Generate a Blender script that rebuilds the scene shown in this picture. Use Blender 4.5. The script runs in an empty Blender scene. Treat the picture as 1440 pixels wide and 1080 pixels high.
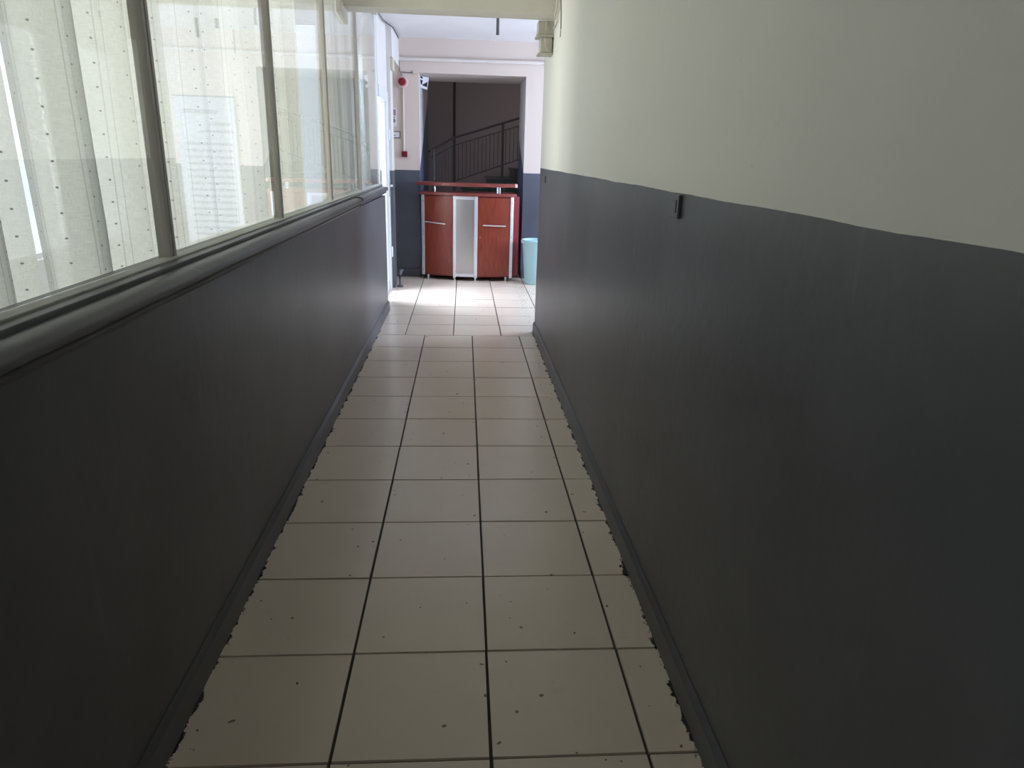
import bpy, bmesh, math, random
from mathutils import Vector, Matrix
random.seed(7)
U = 0.4                       # one floor tile = 0.4 m ; all coordinates below are in tiles
sc = bpy.context.scene
COL = sc.collection

# ------------------------------------------------------------------ camera
f_px, yaw, pitch, roll = 977.3, 0.0741, -0.3111, 0.0287
cy, sy, cp, sp = math.cos(yaw), math.sin(yaw), math.cos(pitch), math.sin(pitch)
fwd = Vector((sy*cp, cy*cp, sp)); r0 = Vector((cy, -sy, 0)); u0 = r0.cross(fwd)
cr, sr = math.cos(roll), math.sin(roll)
rgt = cr*r0 + sr*u0; upv = -sr*r0 + cr*u0
cam = bpy.data.cameras.new('camera'); co = bpy.data.objects.new('camera', cam); COL.objects.link(co)
cam.sensor_width = 36; cam.lens = f_px/1440*36; cam.clip_start = 0.05; cam.clip_end = 200
M = Matrix((rgt, upv, -fwd)).transposed().to_4x4(); M.translation = Vector((0.809, -3.428, 3.574))*U
co.matrix_world = M
sc.camera = co
# ------------------------------------------------------------------ world, daylight, exposure
w = bpy.data.worlds.new('sky'); sc.world = w; w.use_nodes = True
bg = w.node_tree.nodes['Background']; bg.inputs[0].default_value = (0.80, 0.90, 1.0, 1); bg.inputs[1].default_value = 1.7
sc.view_settings.view_transform = 'Standard'; sc.view_settings.look = 'None'
sc.view_settings.gamma = 1; sc.view_settings.exposure = 0; sc.view_settings.use_curve_mapping = False
def area(name, c, size, d, power, col):
    L = bpy.data.lights.new(name, 'AREA'); L.shape = 'RECTANGLE'; L.size = size[0]*U; L.size_y = size[1]*U
    L.energy = power; L.color = col
    o = bpy.data.objects.new(name, L); COL.objects.link(o); o.location = Vector(c)*U
    o.rotation_euler = Vector(d).to_track_quat('-Z', 'Z').to_euler(); return o
area('daylight_hall_window', (9.6, 14.9, 4.1), (5.0, 3.6), (-1, 0, -.15), 280, (0.60, 0.73, 1.0))
area('daylight_glass_door', (-2.9, 15.45, 7.3), (1.4, 1.8), (1, 0, -1.6), 350, (0.68, 0.78, 1.0))
area('daylight_room_windows', (-7.6, 6.5, 3.7), (14.0, 3.8), (1, 0, 0), 530, (0.97, 1.0, 0.95))

area('stair_fill_light', (7.5, 22.6, 5.6), (1.9, 1.3), (-1, 0, -.9), 7, (0.95, 0.92, 1.0))  # fill light added to lift the dim stairwell, no known source there

# ------------------------------------------------------------------ materials
def new_mat(name):
    m = bpy.data.materials.new(name); m.use_nodes = True
    nt = m.node_tree; b = nt.nodes['Principled BSDF']; return m, nt, b
def N(nt, t, **kw):
    n = nt.nodes.new(t)
    for k, v in kw.items(): setattr(n, k, v)
    return n
def math_n(nt, op, a, b=None, c=None):
    n = N(nt, 'ShaderNodeMath', operation=op)
    for i, v in enumerate((a, b, c)):
        if v is None: continue
        if isinstance(v, (int, float)): n.inputs[i].default_value = v
        else: nt.links.new(v, n.inputs[i])
    return n.outputs[0]
def mixc(nt, fac, a, b):
    n = N(nt, 'ShaderNodeMix', data_type='RGBA')
    for i, v in ((0, fac), (6, a), (7, b)):
        if isinstance(v, (int, float)): n.inputs[i].default_value = v
        elif isinstance(v, tuple): n.inputs[i].default_value = (*v[:3], 1)
        else: nt.links.new(v, n.inputs[i])
    return n.outputs[2]
def noise(nt, scale, detail=3, vec=None, rough=.5):
    n = N(nt, 'ShaderNodeTexNoise'); n.inputs['Scale'].default_value = scale; n.inputs['Detail'].default_value = detail
    n.inputs['Roughness'].default_value = rough
    if vec is not None: nt.links.new(vec, n.inputs['Vector'])
    return n.outputs['Fac']
def ramp(nt, v, a, b):
    n = N(nt, 'ShaderNodeMapRange'); nt.links.new(v, n.inputs[0]); n.inputs[1].default_value = a; n.inputs[2].default_value = b
    return n.outputs[0]
def pos(nt):
    g = N(nt, 'ShaderNodeNewGeometry'); s = N(nt, 'ShaderNodeSeparateXYZ'); nt.links.new(g.outputs['Position'], s.inputs[0])
    return g.outputs['Position'], s.outputs
def stretched(nt, vec, s):
    m = N(nt, 'ShaderNodeMapping'); m.inputs['Scale'].default_value = s; nt.links.new(vec, m.inputs[0]); return m.outputs[0]
def bump(nt, b, h, strength, dist=.01):
    n = N(nt, 'ShaderNodeBump'); n.inputs['Strength'].default_value = strength; n.inputs['Distance'].default_value = dist
    nt.links.new(h, n.inputs['Height']); nt.links.new(n.outputs[0], b.inputs['Normal'])
def simple(name, col, rough=.5, metal=0, var=.06, scale=12, bmp=0.0, spec=.5):
    m, nt, b = new_mat(name)
    P, _ = pos(nt); nz = noise(nt, scale, 4, P)
    d = tuple(c*(1-var) for c in col); l = tuple(min(1, c*(1+var)) for c in col)
    nt.links.new(mixc(nt, nz, d, l), b.inputs['Base Color'])
    b.inputs['Roughness'].default_value = rough; b.inputs['Metallic'].default_value = metal
    b.inputs['Specular IOR Level'].default_value = spec
    if bmp: bump(nt, b, noise(nt, scale*6, 3, P), bmp)
    return m
GREY = (0.104, 0.106, 0.116)
def two_tone(name, upper, h, slope=0.0, axis=1, h0=0.0, grey=GREY, amp=.007, scuffs=True):
    """wall paint: a grey dado painted up to a slightly wavy line, cream above"""
    m, nt, b = new_mat(name)
    P, xyz = pos(nt)
    line = math_n(nt, 'MULTIPLY_ADD', xyz[axis], slope, (h - slope*h0)*U)
    wob = math_n(nt, 'MULTIPLY_ADD', noise(nt, 2.2, 4, P), amp*2, -amp)
    line = math_n(nt, 'ADD', line, wob)
    up = math_n(nt, 'GREATER_THAN', xyz[2], line)
    lo = mixc(nt, ramp(nt, noise(nt, 1.6, 5, P), .3, .7), tuple(c*.82 for c in grey), tuple(c*1.25 for c in grey))
    if scuffs:
        st = ramp(nt, noise(nt, 3.0, 6, stretched(nt, P, (1, 5, .6)), .65), .62, .78)
        lo = mixc(nt, math_n(nt, 'MULTIPLY', st, .35), lo, tuple(c*2.2 for c in grey))
    hi = mixc(nt, noise(nt, 1.2, 5, P), tuple(c*.95 for c in upper), tuple(c*1.03 for c in upper))
    sp_ = ramp(nt, noise(nt, 26, 2, P), .74, .78)
    hi = mixc(nt, math_n(nt, 'MULTIPLY', sp_, .25), hi, tuple(c*.6 for c in upper))
    nt.links.new(mixc(nt, up, lo, hi), b.inputs['Base Color'])
    nt.links.new(math_n(nt, 'MULTIPLY_ADD', up, .25, .40), b.inputs['Roughness'])
    b.inputs['Specular IOR Level'].default_value = .35
    bump(nt, b, noise(nt, 22, 4, P), .12)
    return m
CREAM = (0.78, 0.76, 0.70); HALL = (0.70, 0.60, 0.54)
m_wright = two_tone('right wall paint', CREAM, 3.365, .0063, 1, -1)
m_grey = two_tone('grey dado paint', GREY, 50)
m_hall = two_tone('hall wall paint', HALL, 3.215, 0, 0, 0, grey=(.098, .105, .132), amp=.006)  # dado grey tinted with the blue of the hall daylight
m_door_side = two_tone('doorway side paint', (.74, .70, .69), 3.22, .45, 1, 18.7, grey=(.12, .15, .22), amp=.004)  # blue daylight sheen on the opening sides put into the lower grey
m_cream = simple('cream plaster', (.66, .62, .55), .7, bmp=.05, scale=5)
m_ceil = simple('ceiling paint', (.80, .78, .78), .8, bmp=.05, scale=4)
m_pad = simple('off white bulkhead paint', (.74, .71, .68), .6, scale=6)
m_stairwall = simple('stairwell plaster', (.52, .43, .41), .8, scale=3)
m_tread = simple('dark stair stone', (.035, .045, .042), .35, scale=20, var=.3)
m_rail = simple('dark railing paint', (.10, .085, .085), .45)
m_railp = simple('grey post paint', (.26, .25, .25), .45)
m_alu = simple('brushed aluminium', (.80, .80, .84), .38, .55, scale=30)
m_chrome = simple('satin steel', (.75, .75, .77), .25, .9)
m_pvc = simple('white window plastic', (.80, .81, .82), .35, var=.02)
m_mull = simple('painted steel mullion', (.48, .45, .41), .45, var=.1)
m_bead = simple('glazing putty', (.42, .42, .39), .6, var=.2, scale=25)
m_red = simple('red plastic', (.22, .006, .014), .35)
m_redd = simple('dark red glass', (.12, .01, .02), .2)
m_white = simple('white card', (.78, .78, .80), .6, var=.02)
m_ink = simple('grey printed ink', (.22, .22, .26), .7)
m_black = simple('black ink', (.01, .01, .012), .6)
m_pink = simple('pink print', (.45, .22, .30), .7)
m_beige = simple('beige plastic box', (.62, .55, .42), .5)
m_box = simple('cream painted box', (.50, .47, .40), .5)
m_cable = simple('pale cable', (.62, .59, .52), .5)
m_dark = simple('dark gap rubber', (.02, .02, .02), .6)
m_bin = simple('pale blue plastic', (.42, .66, .70), .4, var=.02)
m_rod = simple('dark steel rod', (.12, .12, .13), .4, .4)
m_roomwall = simple('side room plaster', (.78, .78, .76), .8)
m_roomfloor = simple('side room floor', (.42, .37, .32), .6)

def wood():
    m, nt, b = new_mat('cherry wood veneer'); P, _ = pos(nt)
    n = noise(nt, 9, 6, stretched(nt, P, (9, 9, .7)), .6)
    c = mixc(nt, ramp(nt, n, .3, .7), (.16, .028, .016), (.30, .055, .028))
    nt.links.new(c, b.inputs['Base Color']); b.inputs['Roughness'].default_value = .32
    return m
m_wood = wood()
m_woodside = simple('dark red laminate', (.22, .022, .025), .3)
m_woodtop = simple('mahogany edge strip', (.24, .055, .045), .3, var=.12)

def perforated():
    m, nt, b = new_mat('perforated steel sheet'); P, xyz = pos(nt)
    s = 2*math.pi/.011
    a = math_n(nt, 'SINE', math_n(nt, 'MULTIPLY', xyz[0], s)); c = math_n(nt, 'SINE', math_n(nt, 'MULTIPLY', xyz[2], s))
    hole = math_n(nt, 'GREATER_THAN', math_n(nt, 'MULTIPLY', a, c), .3)
    nt.links.new(mixc(nt, hole, (.72, .68, .66), (.12, .10, .10)), b.inputs['Base Color'])
    b.inputs['Metallic'].default_value = .75; b.inputs['Roughness'].default_value = .33
    return m
m_perf = perforated()

def print_mat():
    m, nt, b = new_mat('printed banner sheet'); P, xyz = pos(nt)
    zt = math_n(nt, 'DIVIDE', xyz[2], U); xt = math_n(nt, 'DIVIDE', xyz[0], U)
    row = math_n(nt, 'DIVIDE', zt, .185)
    inrow = math_n(nt, 'LESS_THAN', math_n(nt, 'ABSOLUTE', math_n(nt, 'SUBTRACT', math_n(nt, 'FRACT', row), .5)), .2)
    rid = math_n(nt, 'FLOOR', row)
    cb = N(nt, 'ShaderNodeCombineXYZ'); nt.links.new(xt, cb.inputs[0]); nt.links.new(math_n(nt, 'MULTIPLY', rid, 7.3), cb.inputs[1]); nt.links.new(math_n(nt, 'MULTIPLY', zt, 3), cb.inputs[2])
    let = math_n(nt, 'GREATER_THAN', noise(nt, 22, 2, cb.outputs[0]), .47)
    def blk(x0, x1, z0, z1):
        a = math_n(nt, 'MULTIPLY', math_n(nt, 'GREATER_THAN', xt, x0), math_n(nt, 'LESS_THAN', xt, x1))
        c = math_n(nt, 'MULTIPLY', math_n(nt, 'GREATER_THAN', zt, z0), math_n(nt, 'LESS_THAN', zt, z1)); return math_n(nt, 'MULTIPLY', a, c)
    t1 = math_n(nt, 'MULTIPLY', blk(3.45, 4.80, 1.1, 3.95), inrow)
    for q in ((3.8, 4.8, 4.62, 4.74), (3.45, 4.05, 4.30, 4.40), (3.38, 4.35, 4.10, 4.18)): t1 = math_n(nt, 'MAXIMUM', t1, blk(*q))
    t1 = math_n(nt, 'MULTIPLY', t1, let)
    nt.links.new(mixc(nt, t1, (.60, .60, .66), (.24, .24, .28)), b.inputs['Base Color']); b.inputs['Roughness'].default_value = .6
    return m
def tile_mat():
    m, nt, b = new_mat('beige ceramic tile'); P, xyz = pos(nt)
    g = N(nt, 'ShaderNodeNewGeometry')
    rnd = g.outputs['Random Per Island']
    base = mixc(nt, rnd, (.80, .675, .555), (.84, .715, .59))
    cloud = noise(nt, 5, 3, P)
    base = mixc(nt, math_n(nt, 'MULTIPLY', cloud, .25), base, (.60, .49, .39))
    # specks of dirt, thicker close to both walls
    xe = math_n(nt, 'ABSOLUTE', math_n(nt, 'SUBTRACT', xyz[0], .67*U))            # distance from corridor centre
    edge = ramp(nt, xe, 1.25*U, 1.66*U)
    sp1 = math_n(nt, 'GREATER_THAN', noise(nt, 30, 1, P), .76)
    sp2 = noise(nt, 60, 4, stretched(nt, P, (1, .45, 1)), .7)
    thr = math_n(nt, 'MULTIPLY_ADD', math_n(nt, 'POWER', edge, 4), -.16, .76)
    sp2 = math_n(nt, 'GREATER_THAN', sp2, thr)
    smear = math_n(nt, 'MULTIPLY', ramp(nt, noise(nt, 14, 6, P, .7), .62, .8), .45)
    dirt = math_n(nt, 'MAXIMUM', sp1, sp2)
    c = mixc(nt, math_n(nt, 'MULTIPLY', smear, .5), base, (.20, .18, .15))
    c = mixc(nt, math_n(nt, 'MULTIPLY', dirt, .8), c, (.05, .045, .04))
    # spilled dark wall paint along the skirting
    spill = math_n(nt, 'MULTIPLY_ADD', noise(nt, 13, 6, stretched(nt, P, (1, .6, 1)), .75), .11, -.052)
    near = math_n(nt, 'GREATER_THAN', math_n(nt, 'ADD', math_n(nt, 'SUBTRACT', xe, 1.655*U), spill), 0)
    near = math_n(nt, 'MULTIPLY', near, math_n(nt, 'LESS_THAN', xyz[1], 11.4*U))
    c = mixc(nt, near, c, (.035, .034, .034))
    nt.links.new(c, b.inputs['Base Color'])
    nt.links.new(math_n(nt, 'MULTIPLY_ADD', cloud, 0.0, .26), b.inputs['Roughness'])
    b.inputs['Specular IOR Level'].default_value = .5
    bump(nt, b, noise(nt, 7, 2, P), .05, .02)
    return m
m_tile = tile_mat()
m_grout = simple('dark grout', (.045, .038, .03), .8)

def glass_mat():
    m, nt, b = new_mat('window glass'); nt.nodes.remove(b)
    out = nt.nodes['Material Output']
    g = N(nt, 'ShaderNodeNewGeometry')
    ior = math_n(nt, 'MULTIPLY_ADD', g.outputs['Backfacing'], 1/1.5 - 1.5, 1.5)
    fr = N(nt, 'ShaderNodeFresnel'); nt.links.new(ior, fr.inputs['IOR'])
    tr = N(nt, 'ShaderNodeBsdfTransparent'); tr.inputs[0].default_value = (.972, .975, .962, 1)
    gl = N(nt, 'ShaderNodeBsdfGlossy'); gl.inputs['Roughness'].default_value = 0.0; gl.inputs[0].default_value = (1, 1, 1, 1)
    mx = N(nt, 'ShaderNodeMixShader'); nt.links.new(fr.outputs[0], mx.inputs[0])
    nt.links.new(tr.outputs[0], mx.inputs[1]); nt.links.new(gl.outputs[0], mx.inputs[2]); nt.links.new(mx.outputs[0], out.inputs[0])
    return m
m_glass = glass_mat()

def curtain_mat():
    m, nt, b = new_mat('sheer curtain cloth'); nt.nodes.remove(b)
    out = nt.nodes['Material Output']
    uv = N(nt, 'ShaderNodeUVMap'); s = N(nt, 'ShaderNodeSeparateXYZ'); nt.links.new(uv.outputs[0], s.inputs[0])
    u_, v_ = s.outputs[0], s.outputs[1]                                   # metres along cloth / height
    # woven stripes: pairs of thin threads with embroidered dots
    fr1 = math_n(nt, 'FRACT', math_n(nt, 'DIVIDE', u_, .115))
    th = math_n(nt, 'LESS_THAN', math_n(nt, 'ABSOLUTE', math_n(nt, 'SUBTRACT', fr1, .5)), .011)
    th2 = math_n(nt, 'LESS_THAN', math_n(nt, 'ABSOLUTE', math_n(nt, 'SUBTRACT', fr1, .66)), .009)
    col_id = math_n(nt, 'FLOOR', math_n(nt, 'DIVIDE', u_, .078))
    du = math_n(nt, 'SUBTRACT', math_n(nt, 'FRACT', math_n(nt, 'DIVIDE', u_, .078)), .5)
    vv = math_n(nt, 'ADD', math_n(nt, 'DIVIDE', v_, .058), math_n(nt, 'MULTIPLY', col_id, .37))
    dv = math_n(nt, 'SUBTRACT', math_n(nt, 'FRACT', vv), .5)
    rr = math_n(nt, 'ADD', math_n(nt, 'POWER', du, 2), math_n(nt, 'POWER', dv, 2))
    dot = math_n(nt, 'LESS_THAN', rr, .0018)
    weave = noise(nt, 1, 2, stretched(nt, uv.outputs[0], (900, 60, 1)))
    weave2 = noise(nt, 1, 2, stretched(nt, uv.outputs[0], (40, 700, 1)))
    pat = math_n(nt, 'MAXIMUM', math_n(nt, 'MAXIMUM', th, th2), 0)
    col = mixc(nt, math_n(nt, 'MULTIPLY', pat, .6), (.74, .75, .715), (.35, .36, .34))
    col = mixc(nt, math_n(nt, 'MULTIPLY', dot, .85), col, (.10, .10, .10))
    df = N(nt, 'ShaderNodeBsdfDiffuse'); tl = N(nt, 'ShaderNodeBsdfTranslucent'); tp = N(nt, 'ShaderNodeBsdfTransparent')
    nt.links.new(col, df.inputs[0]); nt.links.new(col, tl.inputs[0])
    m1 = N(nt, 'ShaderNodeMixShader'); m1.inputs[0].default_value = .55
    nt.links.new(df.outputs[0], m1.inputs[1]); nt.links.new(tl.outputs[0], m1.inputs[2])
    holes = math_n(nt, 'MULTIPLY_ADD', math_n(nt, 'MULTIPLY', weave, weave2), 1.0, -.12)
    holes = math_n(nt, 'MULTIPLY', holes, math_n(nt, 'SUBTRACT', 1, dot))
    m2 = N(nt, 'ShaderNodeMixShader'); nt.links.new(holes, m2.inputs[0])
    nt.links.new(m1.outputs[0], m2.inputs[1]); nt.links.new(tp.outputs[0], m2.inputs[2]); nt.links.new(m2.outputs[0], out.inputs[0])
    return m
m_curtain = curtain_mat()

# ------------------------------------------------------------------ mesh helpers
WLOC = {}
class MB:
    def __init__(s): s.bm = bmesh.new()
    def hexa(s, P):
        v = [s.bm.verts.new(p) for p in P]
        for f in ((0,3,2,1), (4,5,6,7), (0,1,5,4), (1,2,6,5), (2,3,7,6), (3,0,4,7)): s.bm.faces.new([v[i] for i in f])
        return s
    def box(s, x0, x1, y0, y1, z0, z1):
        return s.hexa([(x0,y0,z0),(x1,y0,z0),(x1,y1,z0),(x0,y1,z0),(x0,y0,z1),(x1,y0,z1),(x1,y1,z1),(x0,y1,z1)])
    def prism(s, prof, axis, a, b):
        """closed 2D profile extruded along axis; profile coords are the two remaining axes in xyz order"""
        def pt(p, t):
            l = list(p); l.insert(axis, t); return l
        A = [s.bm.verts.new(pt(p, a)) for p in prof]; B = [s.bm.verts.new(pt(p, b)) for p in prof]
        n = len(prof); s.bm.faces.new(A); s.bm.faces.new(B[::-1])
        for i in range(n): s.bm.faces.new([A[i], B[i], B[(i+1)%n], A[(i+1)%n]])
        return s
    def tube(s, pts, r, n=10, sides=None):
        pts = [Vector(p) for p in pts]; rings = []
        for i, p in enumerate(pts):
            t = ((pts[min(i+1, len(pts)-1)] - pts[max(i-1, 0)])).normalized()
            a = t.cross(Vector((0, 0, 1)));
            if a.length < .05: a = t.cross(Vector((0, 1, 0)))
            a.normalize(); bb = t.cross(a).normalized()
            rings.append([s.bm.verts.new(p + (a*math.cos(k*2*math.pi/n) + bb*math.sin(k*2*math.pi/n))*r) for k in range(n)])
        for i in range(len(rings)-1):
            for k in range(n): s.bm.faces.new([rings[i][k], rings[i][(k+1)%n], rings[i+1][(k+1)%n], rings[i+1][k]])
        s.bm.faces.new(rings[0][::-1]); s.bm.faces.new(rings[-1])
        return s
    def lathe(s, prof, c, n=32, axis='z'):
        rings = []
        for r, h in prof:
            ring = []
            for k in range(n):
                a = k*2*math.pi/n; x, y = r*math.cos(a), r*math.sin(a)
                p = (c[0]+x, c[1]+y, c[2]+h) if axis == 'z' else (c[0]+x, c[1]-h, c[2]+y)
                ring.append(s.bm.verts.new(p))
            rings.append(ring)
        for i in range(len(rings)-1):
            for k in range(n): s.bm.faces.new([rings[i][k], rings[i][(k+1)%n], rings[i+1][(k+1)%n], rings[i+1][k]])
        s.bm.faces.new(rings[0][::-1]); s.bm.faces.new(rings[-1])
        return s
    def build(s, name, mat, parent=None, bevel=0, smooth=False, at=None):
        bmesh.ops.recalc_face_normals(s.bm, faces=s.bm.faces)
        o3 = Vector(at) if at is not None else Vector((0, 0, 0))
        for v in s.bm.verts: v.co = (v.co - o3)*U
        me = bpy.data.meshes.new(name); s.bm.to_mesh(me); s.bm.free()
        o = bpy.data.objects.new(name, me); COL.objects.link(o); me.materials.append(mat)
        o.location = o3*U
        if parent:
            o.parent = parent; o.location = o3*U - WLOC.get(parent, Vector((0, 0, 0)))
        if smooth:
            for p in me.polygons: p.use_smooth = True
            try: me.set_sharp_from_angle(angle=math.radians(35))
            except Exception: pass
        if bevel:
            b = o.modifiers.new('bevel', 'BEVEL'); b.width = bevel*U; b.segments = 2; b.limit_method = 'ANGLE'
        return o
def empty(name, loc):
    o = bpy.data.objects.new(name, None); COL.objects.link(o); o.location = Vector(loc)*U; o.empty_display_size = .05; WLOC[o] = Vector(loc)*U; return o
def tag(o, label, cat, group=None, kind=None):
    o['label'] = label; o['category'] = cat
    if group: o['group'] = group
    if kind: o['kind'] = kind
    return o
def struct(o, label=None, cat=None):
    o['kind'] = 'structure'
    if label: o['label'] = label
    if cat: o['category'] = cat
    return o

# ------------------------------------------------------------------ key positions
G = -1.27        # glazing plane
WL, WR = -1.03, 2.37   # wall faces of the corridor
YE = 18.7        # end wall of the hall
YR = 11.45       # corner where the right wall ends
YL = 13.55       # end of the left parapet wall
ZC = 6.85        # hall ceiling
OX0, OX1, OZ = -.54, 2.63, 5.93   # stairwell opening

# ------------------------------------------------------------------ floor: grout bed and single tiles
fl = empty('floor', (0, 0, 0)); struct(fl, 'beige ceramic tiled floor of corridor and hall', 'floor')
MB().box(-1.6, 9.2, -14, 25.2, -.3, -.018).build('grout_bed', m_grout, fl)
tb = MB(); g = .0075
def tile(x0, x1, y0, y1):
    j = lambda: random.uniform(-.0025, .0025)
    z = random.uniform(-.002, .002)
    tb.hexa([(x0+g, y0+g, -.05), (x1-g, y0+g, -.05), (x1-g, y1-g, -.05), (x0+g, y1-g, -.05),
             (x0+g+.004, y0+g+.004+j(), z), (x1-g-.004+j(), y0+g+.004, z), (x1-g-.004, y1-g-.004+j(), z), (x0+g+.004+j(), y1-g-.004, z)])
for r in range(-14, 11):
    for x0, x1 in ((-1.04, 0), (0, 1), (1, 2), (2, 2.38)): tile(x0, x1, r, r+1)
for r in range(11, 25):
    xs = [-1.6] + [-.42 + 1.02*k for k in range(0, 10)]
    for x0, x1 in zip(xs[:-1], xs[1:]):
        if x0 > 2.3 and r == 10: continue
        tile(x0, x1, r, r+1)
tb.build('floor_tiles', m_tile, fl)

# ------------------------------------------------------------------ walls
def wall(name, box_, mat, label):
    return struct(MB().box(*box_).build(name, mat), label, 'wall')
wall('wall_right', (WR, 2.85, -14, YR, 0, 7), m_wright, 'long right corridor wall, dark grey below and cream above')
def plinth(name, xf, s, y0, y1, label):
    # painted tile skirting: proud of the wall, sloping top
    p = MB()
    prof = [(xf, 0), (xf+s*.045, 0), (xf+s*.045, .012), (xf+s*.038, .19), (xf+s*.008, .235), (xf, .235)]
    p.prism(prof, 1, y0, y1)
    return struct(p.build(name, m_grey, None, .004), label, 'baseboard')
plinth('baseboard_right', WR, -1, -14, YR-.02, 'painted grey skirting along the right wall')
plinth('baseboard_left', WL, 1, -14, YL-.02, 'painted grey skirting along the left wall')
wl = MB().box(-1.37, WL, -14, YL, 0, 2.72).box(-1.37, -1.2, YL, 14.5, 0, 2.74).build('wall_left', m_grey)
struct(wl, 'low dark grey parapet wall on the left under the glazing', 'wall')
def shear(o):          # the ledge rises very slightly towards the hall
    for v in o.data.vertices: v.co.z += .0062*(v.co.y/U+.6)*U
    return o
# capping ledge and rounded moulding of the left parapet
struct(shear(MB().box(-1.38, -1.12, -14, YL, 2.69, 2.838).box(-1.38, -1.19, YL, 14.5, 2.69, 2.838).build('trim_1', m_grey, None, .006)), 'flat dark grey ledge below the glazing', 'ledge')
def moulding(name, y0, y1, lab, dz=0):
    prof = []
    cx_, cz_, r = -1.05, 2.762+dz, .055
    for k in range(0, 11):
        a = math.radians(110 - k*18.0); prof.append((cx_+r*1.75*math.cos(a), cz_+r*math.sin(a)))
    prof += [(-1.0, 2.69+dz), (-1.028, 2.66+dz)]
    prof = [(-1.125, 2.66+dz), (-1.125, 2.805+dz)] + prof
    return struct(shear(MB().prism(prof, 1, y0, y1).build(name, m_grey, None, 0, True)), lab, 'moulding')
moulding('trim_2', -14, 9.25, 'rounded grey moulding on the near stretch of the left parapet')
moulding('trim_3', 9.36, YL+.05, 'rounded grey moulding on the far stretch of the left parapet', .012)
struct(MB().box(-1.6, 2.85, -14.3, -14, 0, 7).build('wall_back', m_cream), 'wall behind the camera', 'wall')
struct(MB().box(-7, 2.85, -14.3, 9.5, 7.0, 7.2).box(-7, 2.85, 9.5, 14.7, 7.0, 7.2).build('ceiling', m_ceil), 'corridor ceiling', 'ceiling')
# ---- hall shell
struct(MB().box(-1.27, 9.7, 10.0, 19, ZC, 7.1).build('ceiling_hall', m_ceil), 'white ceiling of the hall', 'ceiling')
struct(MB().box(2.85, 9.7, YR-.4, YR, 0, 7).build('wall_front', m_hall), 'hall wall on the near right side', 'wall')
ew = MB().box(-1.75, OX0, YE, 21, 0, 7).box(OX1, 9.7, YE, 21, 0, 7).box(OX0, OX1, YE, 21, OZ, 7)
struct(ew.build('wall_end', m_hall), 'end wall of the hall with the stairwell opening', 'wall')
# painted lining of the opening sides (grey paint climbs with the stair)
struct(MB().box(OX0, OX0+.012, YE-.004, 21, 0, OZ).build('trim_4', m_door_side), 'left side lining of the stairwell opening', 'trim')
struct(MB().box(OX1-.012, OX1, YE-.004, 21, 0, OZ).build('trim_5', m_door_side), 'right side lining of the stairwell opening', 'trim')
# hall right wall with its window opening
struct(MB().box(9.2, 9.5, YR, YE, 0, 2.2).box(9.2, 9.5, YR, YE, 6.0, 7).box(9.2, 9.5, YR, 12.3, 2.2, 6).box(9.2, 9.5, 17.5, YE, 2.2, 6).build('wall_hall_right', m_hall), 'right wall of the hall around its window', 'wall')
w3 = empty('window_3', (9.3, 14.9, 2.2)); struct(w3, 'window in the right wall of the hall', 'window')
fr = MB()
for y in (12.3, 14.0, 15.7, 17.4): fr.box(9.25, 9.4, y, y+.1, 2.2, 6)
fr.box(9.25, 9.4, 12.3, 17.5, 2.2, 2.32).box(9.25, 9.4, 12.3, 17.5, 5.88, 6); fr.build('window_frame', m_pvc, w3)
MB().box(9.32, 9.335, 12.35, 17.45, 2.25, 5.95).build('pane', m_glass, w3)
# ---- beam across the corridor mouth
struct(MB().box(-1.25, WR, 9.5, 10.02, 5.92, 7.0).build('trim_6', m_cream, None, .012), 'cream ceiling beam crossing the corridor', 'beam')
br = MB().hexa([(-1.26, 9.2, 5.78), (-1.19, 9.2, 5.78), (-1.19, 10.0, 5.72), (-1.26, 10.0, 5.72), (-1.26, 9.2, 5.98), (-1.19, 9.2, 5.98), (-1.19, 10.0, 5.92), (-1.26, 10.0, 5.92)])
struct(br.build('trim_7', m_cream, None, .006), 'short cream block under the left end of the ceiling beam', 'block')
# ---- stairwell shell
struct(MB().box(-.9, OX0, 21, 25.5, 0, 9).build('wall_stair_left', two_tone('stair side paint', (.70, .65, .62), 4.26, .42, 1, 21, grey=(.13, .17, .27), amp=.004)), 'left wall of the stairwell', 'wall')  # lower grey carries the same painted-in blue of the daylight
struct(MB().box(-.54, 7.3, 24.2, 24.5, 0, 9).build('wall_stair_back', m_stairwall), 'back wall of the stairwell', 'wall')
struct(MB().box(7.0, 7.3, 21, 24.2, 0, 4.6).box(7.0, 7.3, 21, 24.2, 6.1, 9).box(7.0, 7.3, 21, 21.6, 4.6, 6.1).box(7.0, 7.3, 23.6, 24.2, 4.6, 6.1).build('wall_stair_right', m_stairwall), 'right wall of the stairwell', 'wall')
struct(MB().box(-.9, 7.3, 20.9, 24.5, 6.75, 6.95).build('ceiling_stair', m_stairwall), 'ceiling of the stairwell', 'ceiling')
w5 = empty('window_added_stair', (7.15, 22.6, 4.6)); struct(w5, 'small unseen window added for the stairwell fill light', 'window')  # made-up window, only there to carry the stairwell fill light
MB().box(7.1, 7.2, 21.6, 23.6, 4.6, 4.7).box(7.1, 7.2, 21.6, 23.6, 6.0, 6.1).box(7.1, 7.2, 21.6, 21.7, 4.7, 6).box(7.1, 7.2, 23.5, 23.6, 4.7, 6).box(7.1, 7.2, 22.55, 22.65, 4.7, 6).build('window_frame', m_pvc, w5)
MB().box(7.14, 7.15, 21.7, 23.5, 4.7, 6.0).build('pane', m_glass, w5)
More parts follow.
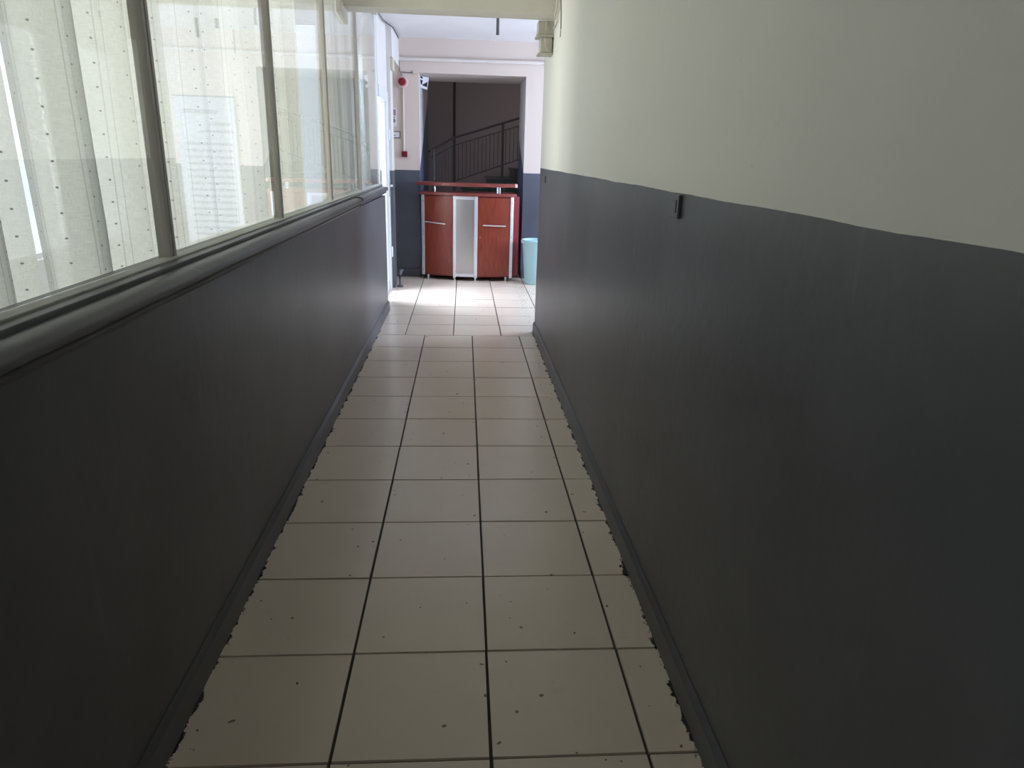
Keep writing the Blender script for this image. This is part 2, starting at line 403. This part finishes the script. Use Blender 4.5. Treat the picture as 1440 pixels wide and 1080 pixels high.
# ---- side room behind the glazing
struct(MB().box(-7, -1.48, -6.3, 14.7, -.3, 0).build('floor_side_room', m_roomfloor), 'floor of the side room', 'floor')
struct(MB().box(-7, -4.4, 14.5, 14.72, 0, 7).box(-1.8, -1.3, 14.5, 14.72, 0, 7).box(-4.4, -1.8, 14.5, 14.72, 0, 1.9).box(-4.4, -1.8, 14.5, 14.72, 6.5, 7).build('wall_side_room_end', m_roomwall), 'end wall of the side room', 'wall')
struct(MB().box(-7, -1.3, -6.3, -6, 0, 7).build('wall_side_room_near', m_roomwall), 'near wall of the side room', 'wall')
fw = MB().box(-7, -6.7, -6, 14.5, 0, 1.66).box(-7, -6.7, -6, 14.5, 5.6, 7).box(-7, -6.7, -6, -.5, 1.66, 5.6).box(-7, -6.7, 13.6, 14.5, 1.66, 5.6)
struct(fw.build('wall_side_room', m_roomwall), 'outer wall of the side room under its windows', 'wall')
w2 = empty('window_2', (-6.85, 5.5, 1.66)); struct(w2, 'outer windows of the side room', 'window')
fr = MB()
for k in range(6): fr.box(-6.9, -6.78, -.5+2.8*k, -.4+2.8*k, 1.66, 5.6)
fr.box(-6.9, -6.78, -.5, 13.6, 1.66, 1.76).box(-6.9, -6.78, -.5, 13.6, 5.5, 5.6).build('window_frame', m_pvc, w2)
MB().box(-6.85, -6.84, -.45, 13.5, 1.7, 5.55).build('pane', m_glass, w2)

w4 = empty('window_added_gap', (-3.1, 14.6, 1.9)); struct(w4, 'tall end window of the side room, added to brighten the curtain gap', 'window')  # window added so the gap between the curtains shows bright
MB().box(-4.4, -1.8, 14.55, 14.65, 1.9, 2.0).box(-4.4, -1.8, 14.55, 14.65, 6.4, 6.5).box(-4.4, -4.3, 14.55, 14.65, 2, 6.4).box(-1.9, -1.8, 14.55, 14.65, 2, 6.4).build('window_frame', m_pvc, w4)
MB().box(-4.3, -1.9, 14.595, 14.605, 2.0, 6.4).build('pane', m_glass, w4)
# ------------------------------------------------------------------ interior glazing above the left parapet
w1 = empty('window_1', (G, 4.0, 2.85)); struct(w1, 'tall fixed glazing with sheer curtains along the left side', 'window')
MY = [-1.47, 1.68, 4.80, 7.95, 11.30]
MB().box(-1.48, -1.21, -14, 14.5, 6.66, 7.0).build('header', m_mull, w1, .006)
shear(MB().box(G-.02, G+.075, -14, 14.35, 2.834, 2.850).build('bottom_bead', m_bead, w1, .004))
for y in MY + [-4.6, -7.8, -11]:
    MB().box(-1.33, G-.01, y-.035, y+.035, 2.83, 6.66).box(G-.01, G+.035, y-.05, y-.008, 2.83, 6.66).box(G-.01, G+.035, y+.008, y+.05, 2.83, 6.66).build('mullion', m_mull, w1, .004)
MB().box(-1.45, G+.02, 14.36, 14.5, 2.83, 6.66).build('end_post', m_pvc, w1, .008)
ys = [-14, -11, -7.8, -4.6] + MY + [14.35]
for a, b in zip(ys[:-1], ys[1:]):
    MB().box(G-.006, G+.006, a+.03, b-.03, 2.86, 6.67).build('pane', m_glass, w1)
# ------------------------------------------------------------------ glass door, transom, pier at the left of the hall
d1 = empty('door_1', (G, 15.4, 0)); struct(d1, 'white framed glass door at the left of the hall, daylight behind', 'door')
MB().box(G-.12, G+.02, 14.5, 14.6, 0, 5.2).build('jamb', m_pvc, d1, .01)
MB().box(G-.12, G+.05, 16.22, 16.6, 0, 5.2).build('jamb', m_pvc, d1, .01)
MB().box(G-.12, G+.05, 14.6, 16.22, 4.93, 5.2).build('door_head', m_pvc, d1, .01)
MB().box(G-.10, G+.0, 14.6, 16.22, 0, .30).box(G-.10, G, 14.6, 14.7, .30, 4.93).box(G-.10, G, 16.12, 16.22, .30, 4.93).build('door_leaf', m_pvc, d1, .01)
MB().box(G-.05, G-.035, 14.7, 16.12, .30, 4.93).build('pane', m_glass, d1)
h = MB().box(G+.05, G+.085, 16.3, 16.42, 2.55, 2.95).box(G+.05, G+.16, 16.32, 16.40, 2.80, 2.86).build('door_handle', m_chrome, d1, .008)
for z in (.9, 4.0): MB().tube([(G+.07, 16.5, z), (G+.07, 16.5, z+.28)], .03).build('hinge', m_pvc, d1)
struct(MB().box(G-.1, G+.03, 14.5, 16.62, 5.2, ZC).build('wall_over_door', m_pad), 'pale panel above the glass door', 'wall')
m_pier = two_tone('pier paint', (.70, .68, .64), 3.22, amp=.004)
struct(MB().box(-1.75, -1.15, 16.6, 17.25, 0, 6.1).build('wall_pier', m_pier), 'narrow pier between the glass door and the end wall', 'wall')
struct(MB().box(-1.75, -1.09, 16.62, YE, 6.07, ZC).build('wall_bulkhead', m_pad), 'boxed bulkhead under the hall ceiling above the pier', 'wall')
struct(MB().box(-2.0, -1.75, 16.6, 21, 0, 7).build('wall_hall_left', m_hall), 'recessed left wall of the hall', 'wall')
struct(MB().box(-1.75, OX0-.02, YE-.05, YE, 0, .25).box(OX1+.02, 9.2, YE-.05, YE, 0, .25).build('baseboard_end', m_grey), 'grey skirting on the end wall', 'baseboard')

# ------------------------------------------------------------------ curtains
def curtain(y0, y1, x, amp, per, seed, label, folds_in=0.55, z0=2.62, lean=0.0, zt=6.6):
    rnd = random.Random(seed)
    L = y1-y0; n = max(24, int(L*44)); nz = 24
    ph = rnd.uniform(0, 6.28); k2 = rnd.uniform(.37, .55); p2 = rnd.uniform(0, 6.28); p3 = rnd.uniform(0, 6.28)
    bm = bmesh.new(); uvl = bm.loops.layers.uv.new('UVMap'); grid = []
    s = 0; prev = None
    for i in range(n+1):
        y = y0 + L*i/n
        a = 2*math.pi*y/per
        off = amp*(math.sin(a+ph) + .45*math.sin(a*k2*2.9+p2) + .25*math.sin(a*2.3+p3))
        off = min(off, .15) * min(1, (y-y0)/.22+.02, (y1-y)/.22+.02)
        px = Vector((x+off, y))
        if prev is not None: s += (px-prev).length
        prev = px; colv = []
        for j in range(nz+1):
            t = j/nz; z = z0 + (zt-z0)*t
            sway = (1-t)
            offz = off*(1.15-.35*t) + .02*math.sin(3*t+y*2+p3)*sway
            dy = .035*math.sin(a*.5+p2+t*2.2) + lean*sway
            v = bm.verts.new(((x+offz)*U, (y+dy)*U, z*U)); v.co.x = min(v.co.x, -1.395*U); colv.append((v, s*U, z*U))
        grid.append(colv)
    for i in range(n):
        for j in range(nz):
            q = [grid[i][j], grid[i+1][j], grid[i+1][j+1], grid[i][j+1]]
            fc = bm.faces.new([c[0] for c in q]); fc.smooth = True
            for lp, c in zip(fc.loops, q): lp[uvl].uv = (c[1], c[2])
    me = bpy.data.meshes.new('curtain'); bm.to_mesh(me); bm.free(); me.materials.append(m_curtain)
    o = bpy.data.objects.new('curtain', me); COL.objects.link(o)
    return tag(o, label, 'curtain', 'sheer curtains hanging behind the left glazing')
CX = -1.56
curtain(-5.5, .60, CX, .10, .75, 1, 'sheer curtain at the far left edge, left of the bright slit')
curtain(.67, 2.80, CX, .13, .80, 2, 'sheer curtain just right of the bright slit, dotted, in the nearest pane')
curtain(2.86, 7.43, CX, .12, .62, 3, 'long sheer curtain behind the second and third panes, mirrored banner on its glass')
curtain(8.97, 14.3, CX, .07, .50, 5, 'sheer curtain beyond the white gap, next to the glass door')
cr_ = MB().tube([(CX, -6, 6.64), (CX, 14.45, 6.64)], .03).build('curtain_rail', m_pvc, None, 0, True)
tag(cr_, 'white curtain rail above the sheer curtains in the side room', 'curtain rail')

# ------------------------------------------------------------------ reception counter
cab = tag(empty('reception_counter', (.98, 18.4, 0)), 'cherry wood reception counter with bowed front and perforated steel centre, in front of the stairs', 'counter')
def yf(x): return 17.96 + .135*(x-1.35)**2
def arc(xa, xb, z0, z1, off, th, n=14):
    prof = []
    for i in range(n+1):
        x = xa+(xb-xa)*i/n; prof.append((x, yf(x)-off))
    for i in range(n, -1, -1):
        x = xa+(xb-xa)*i/n; prof.append((x, yf(x)-off+th))
    return MB().prism(prof, 2, z0, z1)
body = [(-.47+i*(2.75)/20, yf(-.47+i*2.75/20)) for i in range(21)] + [(2.50, 18.42), (2.50, 19.05), (-.50, 19.05)]
MB().prism(body, 2, .13, 2.53).build('carcass', m_woodside, cab)
dl = arc(-.38, .475, .16, 2.50, .035, .035).build('door', m_wood, cab, .006)
dr = arc(1.225, 2.20, .16, 2.50, .035, .035).build('door', m_wood, cab, .006)
arc(.57, 1.12, .22, 2.43, .028, .028).build('perforated_panel', m_perf, cab, 0, True)
arc(.57, 1.12, 2.43, 2.52, .045, .045).build('panel_trim', m_alu, cab, .004)
arc(.57, 1.12, .13, .22, .045, .045).build('panel_trim', m_alu, cab, .004)
for a, b in ((-.48, -.385), (.48, .57), (1.12, 1.22), (2.205, 2.30)):
    p = arc(a, b, .10 if a > 0 else .13, 2.53, .06, .06, 4).build('upright_profile', m_alu, cab, .012)
    if a < 0 or a > 2:
        for z in (2.35, 1.35, .3):
            xm = (a+b)/2; MB().lathe([(.012, 0), (.012, .01)], (xm, yf(xm)-.058, z), 10, 'y').build('screw', m_rod, p)
for x, yy in ((-.28, .05), (.53, 0), (1.17, 0), (2.10, .02)):
    yb = yf(x)+.02+yy*0
    MB().lathe([(.035, 0), (.035, .14)], (x, yb, 0), 14).build('foot', m_chrome, cab, 0, True)
MB().prism([(-.55+i*2.93/20, yf(-.55+i*2.93/20)-.09) for i in range(21)] + [(2.38, 18.6), (2.38, 19.08), (-.53, 19.08), (-.53, 18.6)], 2, 2.53, 2.62).build('countertop', m_woodtop, cab, .015)
# raised shelf on steel posts, with pale end cap
sh = arc(-.60, 2.33, 2.80, 2.90, .12, .62, 20).build('raised_shelf', m_woodtop, cab, .015)
arc(2.33, 2.40, 2.80, 2.90, .12, .62, 2).build('end_cap', simple('pale end cap', (.72, .50, .46), .4), sh, .01)
for x, y in ((-.07, 18.28), (1.80, 18.10), (1.875, 18.22), (.9, 18.5)):
    if x == .9: continue
    MB().lathe([(.028, 2.62), (.028, 2.80)], (x, y, 0), 16).build('shelf_post', m_chrome, cab, 0, True)
def handle(par, xa, xb, z, za):
    pa, pb = (xa, yf(xa)-.13, z), (xb, yf(xb)-.13, za)
    hh = MB().tube([pa, pb], .022, 12)
    for t in (.22, .78):
        x = xa+(xb-xa)*t; zz = z+(za-z)*t
        hh.tube([(x, yf(x)-.13, zz), (x, yf(x)-.03, zz+.01)], .016, 8)
    hh.build('door_handle', m_chrome, par, 0, True)
handle(dl, -.36, .26, 1.74, 1.70); handle(dr, 1.38, 2.07, 1.70, 1.68)
MB().lathe([(.02, 0), (.02, .015)], (1.30, yf(1.30)-.035, 1.335), 12, 'y').build('keyhole', m_chrome, dr)

# ------------------------------------------------------------------ waste bin
bn = tag(empty('waste_bin', (2.97, 17.75, 0)), 'pale blue plastic waste bin right of the counter, half hidden by the wall corner', 'bin')
MB().lathe([(.29, 0), (.30, .02), (.395, 1.24), (.375, 1.24), (.285, .05), (.0, .045)][:5], (2.97, 17.75, 0), 40).build('bucket', m_bin, bn, 0, True)
rm = MB()
n = 40; prof = [(.385, 1.22), (.435, 1.225), (.44, 1.30), (.40, 1.33), (.385, 1.30)]
rings = [[rm.bm.verts.new((2.97+r*math.cos(k*2*math.pi/n), 17.75+r*math.sin(k*2*math.pi/n), z)) for k in range(n)] for r, z in prof]
for i in range(len(rings)):
    A, B = rings[i], rings[(i+1) % len(rings)]
    for k in range(n): rm.bm.faces.new([A[k], A[(k+1)%n], B[(k+1)%n], B[k]])
rm.build('rim', m_bin, bn, 0, True)

# ------------------------------------------------------------------ stairs and railing
RISE = .333
st = tag(empty('staircase', (1.5, 22.5, 0)), 'dark stone staircase climbing to the right inside the stairwell', 'stairs')
for k in range(4, 14):
    x0 = .70+.885*(k-8); z = RISE*k-.01
    if k < 8:
        x0 = -.52; y0 = 21.05+(k-4)*.45
        MB().box(x0, .72, y0, 23.9, 0 if k == 4 else z-RISE, z).build('step', m_tread, st, .01)
    else:
        s_ = MB().box(x0+.05, x0+.98, 21.1, 23.9, z-RISE-.4, z-.06).build('step', m_tread, st, .004)
        MB().box(x0, x0+.93, 21.05, 23.9, z-.06, z).build('tread', m_tread, s_, .01)
rl = tag(empty('stair_railing', (.47, 22, 2.7)), 'thin dark metal stair railing with upright balusters above the counter', 'railing')
P0, P1, P2 = Vector((-.35, 21.1, 3.79)), Vector((.467, 22.3, 4.28)), Vector((4.6, 22.3, 5.56))
B0, B1, B2 = Vector((-.20, 21.1, 2.52)), Vector((.53, 22.3, 2.84)), Vector((4.6, 22.3, 4.26))
MB().tube([P0, P1, P2], .038, 10).build('handrail', m_rail, rl, 0, True)
off = Vector((0, 0, -.25))
MB().tube([P0+off+Vector((.06, .06, .04)), P1+off, P2+off], .016, 8).build('top_rail', m_rail, rl, 0, True)
MB().tube([B0, B1, B2], .018, 8).build('bottom_rail', m_rail, rl, 0, True)
def lerp(a, b, t): return a+(b-a)*t
for seg, (a, b, c, d, n_) in enumerate(((P0, P1, B0, B1, 8), (P1, P2, B1, B2, 30))):
    for i in range(1, n_):
        t = i/n_; top = lerp(a, b, t); bot = lerp(c, d, t); bot = Vector((top.x, top.y, bot.z))
        MB().tube([bot, top+off], .011, 6).build('baluster', m_rail if seg else m_railp, rl)
for p, z, mm, r in ((lerp(P0, P1, .16), 1.6, m_railp, .05), (P1, 2.3, m_rail, .045), (Vector((2.15, 22.3, 4.80)), 2.96, m_rail, .045)):
    MB().tube([(p.x, p.y, z), (p.x, p.y, p.z)], r, 10).build('post', mm, rl)
pl = MB().tube([(.44, 24.05, 1.5), (.44, 24.05, 6.7)], .045, 12).build('riser_pipe', simple('dark red brown pipe', (.09, .035, .035), .5), None, 0, True)
tag(pl, 'dark vertical pipe rising on the back wall of the stairwell', 'pipe')

# ------------------------------------------------------------------ things on the end wall
al = tag(empty('alarm_siren', (-1.0, YE, 5.66)), 'round red fire alarm siren high on the end wall', 'alarm')
MB().lathe([(.165, 0), (.165, .05), (.14, .07)], (-1.0, YE, 5.66), 24, 'y').build('base', simple('pinkish base plate', (.70, .52, .50), .5), al, 0, True)
MB().lathe([(.105, .07), (.11, .15), (.09, .19), (.04, .205)], (-1.0, YE, 5.66), 24, 'y').build('dome', m_red, al, 0, True)
cpn = tag(empty('fire_call_point', (-.975, YE, 3.66)), 'square red fire call point on the end wall above the grey dado', 'call point')
MB().box(-1.06, -.89, YE-.09, YE, 3.58, 3.75).build('case', m_red, cpn, .012)
MB().box(-1.03, -.92, YE-.1, YE-.088, 3.60, 3.69).build('glass_plate', m_redd, cpn)
cd = MB().tube([(-.99, YE-.03, 3.76), (-.99, YE-.03, 4.6), (-.985, YE-.03, 5.50)], .028, 10).build('cable_conduit', m_cable, None, 0, True)
tag(cd, 'cream vertical conduit between the red siren and the red call point', 'conduit')
pp = MB().tube([(-1.09, YE-.06, 6.27), (.9, YE-.06, 6.285), (9.1, YE-.06, 6.35)], .05, 12).build('wall_pipe', simple('cream pipe paint', (.72, .66, .62), .45), None, 0, True)
tag(pp, 'cream painted pipe running along the end wall below the ceiling', 'pipe')
cb = MB().tube([(-1.08, YE-.04, 6.22), (-1.08, YE-.02, 5.98), (-1.03, YE-.02, 5.88), (-.99, YE-.02, 5.80)], .010, 6).tube([(-1.03, YE-.02, 5.93), (-.8, YE-.02, 5.91), (-.62, YE-.02, 5.95)], .010, 6).build('siren_cable', m_rod, None, 0, True)
tag(cb, 'thin dark cable coming down to the red alarm siren', 'cable')
tag(MB().box(-.70, -.60, YE-.04, YE, 5.88, 5.98).build('cable_box', m_beige, None, .01), 'tiny beige cable box left of the stairwell opening top corner', 'box')
pb = tag(empty('junction_box', (-1.13, 16.9, 5.9)), 'small beige junction box under the bulkhead by the glass door', 'junction box')
MB().box(-1.15, -1.075, 16.72, 17.1, 5.76, 6.07).build('case', m_beige, pb, .015)
MB().box(-1.15, -1.10, 17.1, 17.25, 5.84, 6.07).build('bracket', m_rod, pb, .01)
ns = tag(empty('wall_notice', (-1.28, YE, 4.7)), 'small white notice with pink print on the end wall beside the pier', 'notice')
MB().box(-1.40, -1.19, YE-.012, YE, 4.44, 4.95).build('paper', m_white, ns)
MB().box(-1.38, -1.21, YE-.016, YE-.0121, 4.74, 4.91).box(-1.36, -1.23, YE-.016, YE-.0121, 4.68, 4.71).build('print', m_pink, ns)
MB().lathe([(.065, .0121), (.065, .016)], (-1.29, YE, 4.60), 18, 'y').build('emblem', simple('brown print', (.25, .18, .17), .7), ns)
pf = tag(empty('picture_frame', (-1.22, YE, 4.2)), 'small dark framed white sign on the end wall below the pink notice', 'frame')
fm = MB().box(-1.38, -1.085, YE-.03, YE, 4.11, 4.135).box(-1.38, -1.085, YE-.03, YE, 4.285, 4.31).box(-1.38, -1.355, YE-.03, YE, 4.135, 4.285).box(-1.11, -1.085, YE-.03, YE, 4.135, 4.285)
fm.build('frame', simple('dark frame wood', (.10, .09, .10), .5), pf)
MB().box(-1.355, -1.11, YE-.015, YE, 4.135, 4.285).build('card', m_white, pf)
MB().box(-1.30, -1.22, YE-.018, YE-.0151, 4.18, 4.20).build('print', m_ink, pf)
# arrow sign in the top left corner of the opening
sg = tag(empty('arrow_sign', (OX0+.02, 19.6, 5.6)), 'white sign with black arrow shape in the top left corner of the stairwell opening', 'sign')
MB().hexa([(OX0+.015, 19.3, 5.59), (OX0+.20, 19.75, 5.56), (OX0+.20, 19.79, 5.56), (OX0+.015, 19.34, 5.59), (OX0+.015, 19.3, 5.91), (OX0+.26, 19.75, 5.91), (OX0+.26, 19.79, 5.91), (OX0+.015, 19.34, 5.91)]).build('plate', m_white, sg)
def on_sign(u, v): # u 0..1 across, v 0..1 up
    return (OX0+.015+.22*u, 19.285+.45*u, 5.585-.02*u+(.315+.02*u)*v)
gl = MB()
for poly in ([(.02, .99), (.50, .99), (.34, .80), (.08, .84)], [(.52, .99), (.97, .99), (.86, .20), (.30, .22), (.28, .40), (.52, .60)], [(.03, .70), (.34, .68), (.20, .24), (.10, .30)]):
    A = [gl.bm.verts.new(on_sign(*p)) for p in poly]; B = [gl.bm.verts.new(Vector(on_sign(*p))+Vector((0, .01, 0))) for p in poly]
    gl.bm.faces.new(A); gl.bm.faces.new(B[::-1])
    for i in range(len(A)): gl.bm.faces.new([A[i], B[i], B[(i+1)%len(A)], A[(i+1)%len(A)]])
gl.build('symbol', m_black, sg)
# tall text banner on the end wall (seen mirrored in the glazing)
ban = tag(empty('notice_banner', (4.1, YE, 2.8)), 'tall white banner of printed text on the end wall, seen mirrored in the second pane', 'banner')
MB().box(3.3, 4.98, YE-.045, YE-.004, .65, 5.08).build('sheet', print_mat(), ban)
MB().box(3.28, 5.0, YE-.06, YE-.004, 5.07, 5.11).build('top_bar', m_ink, ban)
# ------------------------------------------------------------------ rods hanging from the hall ceiling
for x, y, zb, r, lab in ((1.60, 15.2, 6.46, .038, 'dark rod stub hanging from the hall ceiling left of the boxes'),
                     (3.57, 17.0, 6.40, .045, 'longer ceiling rod in the hall, mirrored in the second pane at left'),
                     (3.06, 17.0, 6.62, .045, 'shortest ceiling rod in the hall, mirrored in the middle of the second pane'),
                     (3.13, 18.6, 6.24, .015, 'thin long ceiling rod in the hall, mirrored right of the two thicker ones')):
    o = MB().tube([(x, y, ZC+.01), (x, y, zb)], r, 12).build('ceiling_rod', m_rod, None, 0, True)
    tag(o, lab, 'rod', 'rods hanging from the hall ceiling')
# ------------------------------------------------------------------ right wall: covers, trunking boxes, cables
def cover(y0, y1, z0, z1, d, lab, m):
    o = tag(empty('wall_socket', (WR, (y0+y1)/2, z0)), lab, 'socket', 'grey painted sockets on the right wall')
    MB().box(WR-d, WR, y0, y1, z0, z1).build('cover', m, o, .008)
    MB().box(WR-d-.006, WR-d+.002, y0+.04, y1-.04, z0+.04, z1-.04).build('face', m, o, .002)
cover(1.62, 1.86, 3.205, 3.372, .03, 'grey painted socket at the dado line on the right wall, nearer one', m_grey)
cover(10.35, 10.75, 3.18, 3.31, .02, 'small grey painted socket by the far corner of the right wall', m_grey)
jb = tag(empty('trunking_box', (2.2, 10.1, 5.4)), 'two stacked cream boxes with a loose cable under the beam at the right wall', 'trunking')
MB().box(2.09, WR, 10.02, 10.3, 5.70, 5.92).build('upper_box', m_box, jb, .012)
MB().box(2.06, WR, 10.0, 10.36, 5.655, 5.70).build('collar', m_box, jb, .01)
MB().box(2.14, WR-.02, 10.04, 10.3, 5.41, 5.655).build('lower_box', m_box, jb, .012)
MB().box(2.10, WR, 10.02, 10.34, 5.375, 5.41).build('bottom_lip', m_box, jb, .01)
MB().tube([(2.22, 10.0, 5.92), (2.22, 9.985, 5.75), (2.205, 9.98, 5.62), (2.22, 10.0, 5.50), (2.27, 10.02, 5.43)], .010, 6).build('loose_wire', m_cable, jb, 0, True)
def cable(pts, r, lab, m=m_cable):
    P = [Vector(p) for p in pts]; out = []
    for i in range(len(P)-1):
        a, b = P[i], P[i+1]; p_, q_ = P[max(i-1, 0)], P[min(i+2, len(P)-1)]
        for k in range(6):
            t = k/6; out.append(.5*((2*a)+(b-p_)*t+(2*p_-5*a+4*b-q_)*t*t+(3*a-p_-3*b+q_)*t**3))
    out.append(P[-1])
    tag(MB().tube(out, r, 8).build('loose_cable', m, None, 0, True), lab, 'cable', 'cables looping at the beam end')
cable([(2.33, 9.42, 6.7), (2.335, 9.44, 6.25), (2.33, 9.42, 6.02), (2.30, 9.44, 5.86), (2.345, 9.5, 5.83), (2.35, 9.9, 5.78)], .014, 'pale cable looping down beside the right end of the beam')
cable([(2.345, 9.30, 6.7), (2.35, 9.30, 6.2), (2.35, 9.28, 5.98), (2.335, 9.33, 5.86), (2.33, 9.42, 5.82)], .012, 'second pale cable on the wall beside the beam end')
cable([(2.355, 9.2, 6.7), (2.36, 9.15, 6.1), (2.36, 9.05, 5.85), (2.36, 9.0, 5.62)], .008, 'thin dark cable curving down the cream wall by the beam', m_rod)
# dark nick in the cream wall below the cables
tag(MB().box(WR-.006, WR, 9.05, 9.12, 5.52, 5.62).build('wall_hook', m_rod), 'tiny dark hook in the cream wall below the cables', 'hook')
# header strip with cable run over the far glazing
ch = MB().tube([(G+.075, 14.4, 6.74), (G+.08, 15.6, 6.75), (-1.07, 16.9, 6.80), (-1.07, 18.6, 6.80)], .018, 6).build('ceiling_cable', m_rod, None, 0, True)
tag(ch, 'dark cable along the left edge of the hall ceiling', 'cable')
# pipe stub at the foot of the pier
ps = tag(empty('floor_pipe', (-1.0, 16.9, 0)), 'grey painted pipe stub at the foot of the pier by the glass door', 'pipe')
MB().tube([(-1.02, 16.75, 0), (-1.02, 16.75, .36), (-1.0, 16.8, .44), (-.98, 16.95, .46)], .05, 12).build('pipe', m_grey, ps, 0, True)
MB().lathe([(.085, 0), (.085, .05), (.06, .06)], (-1.02, 16.75, 0), 16).build('flange', m_grey, ps, 0, True)
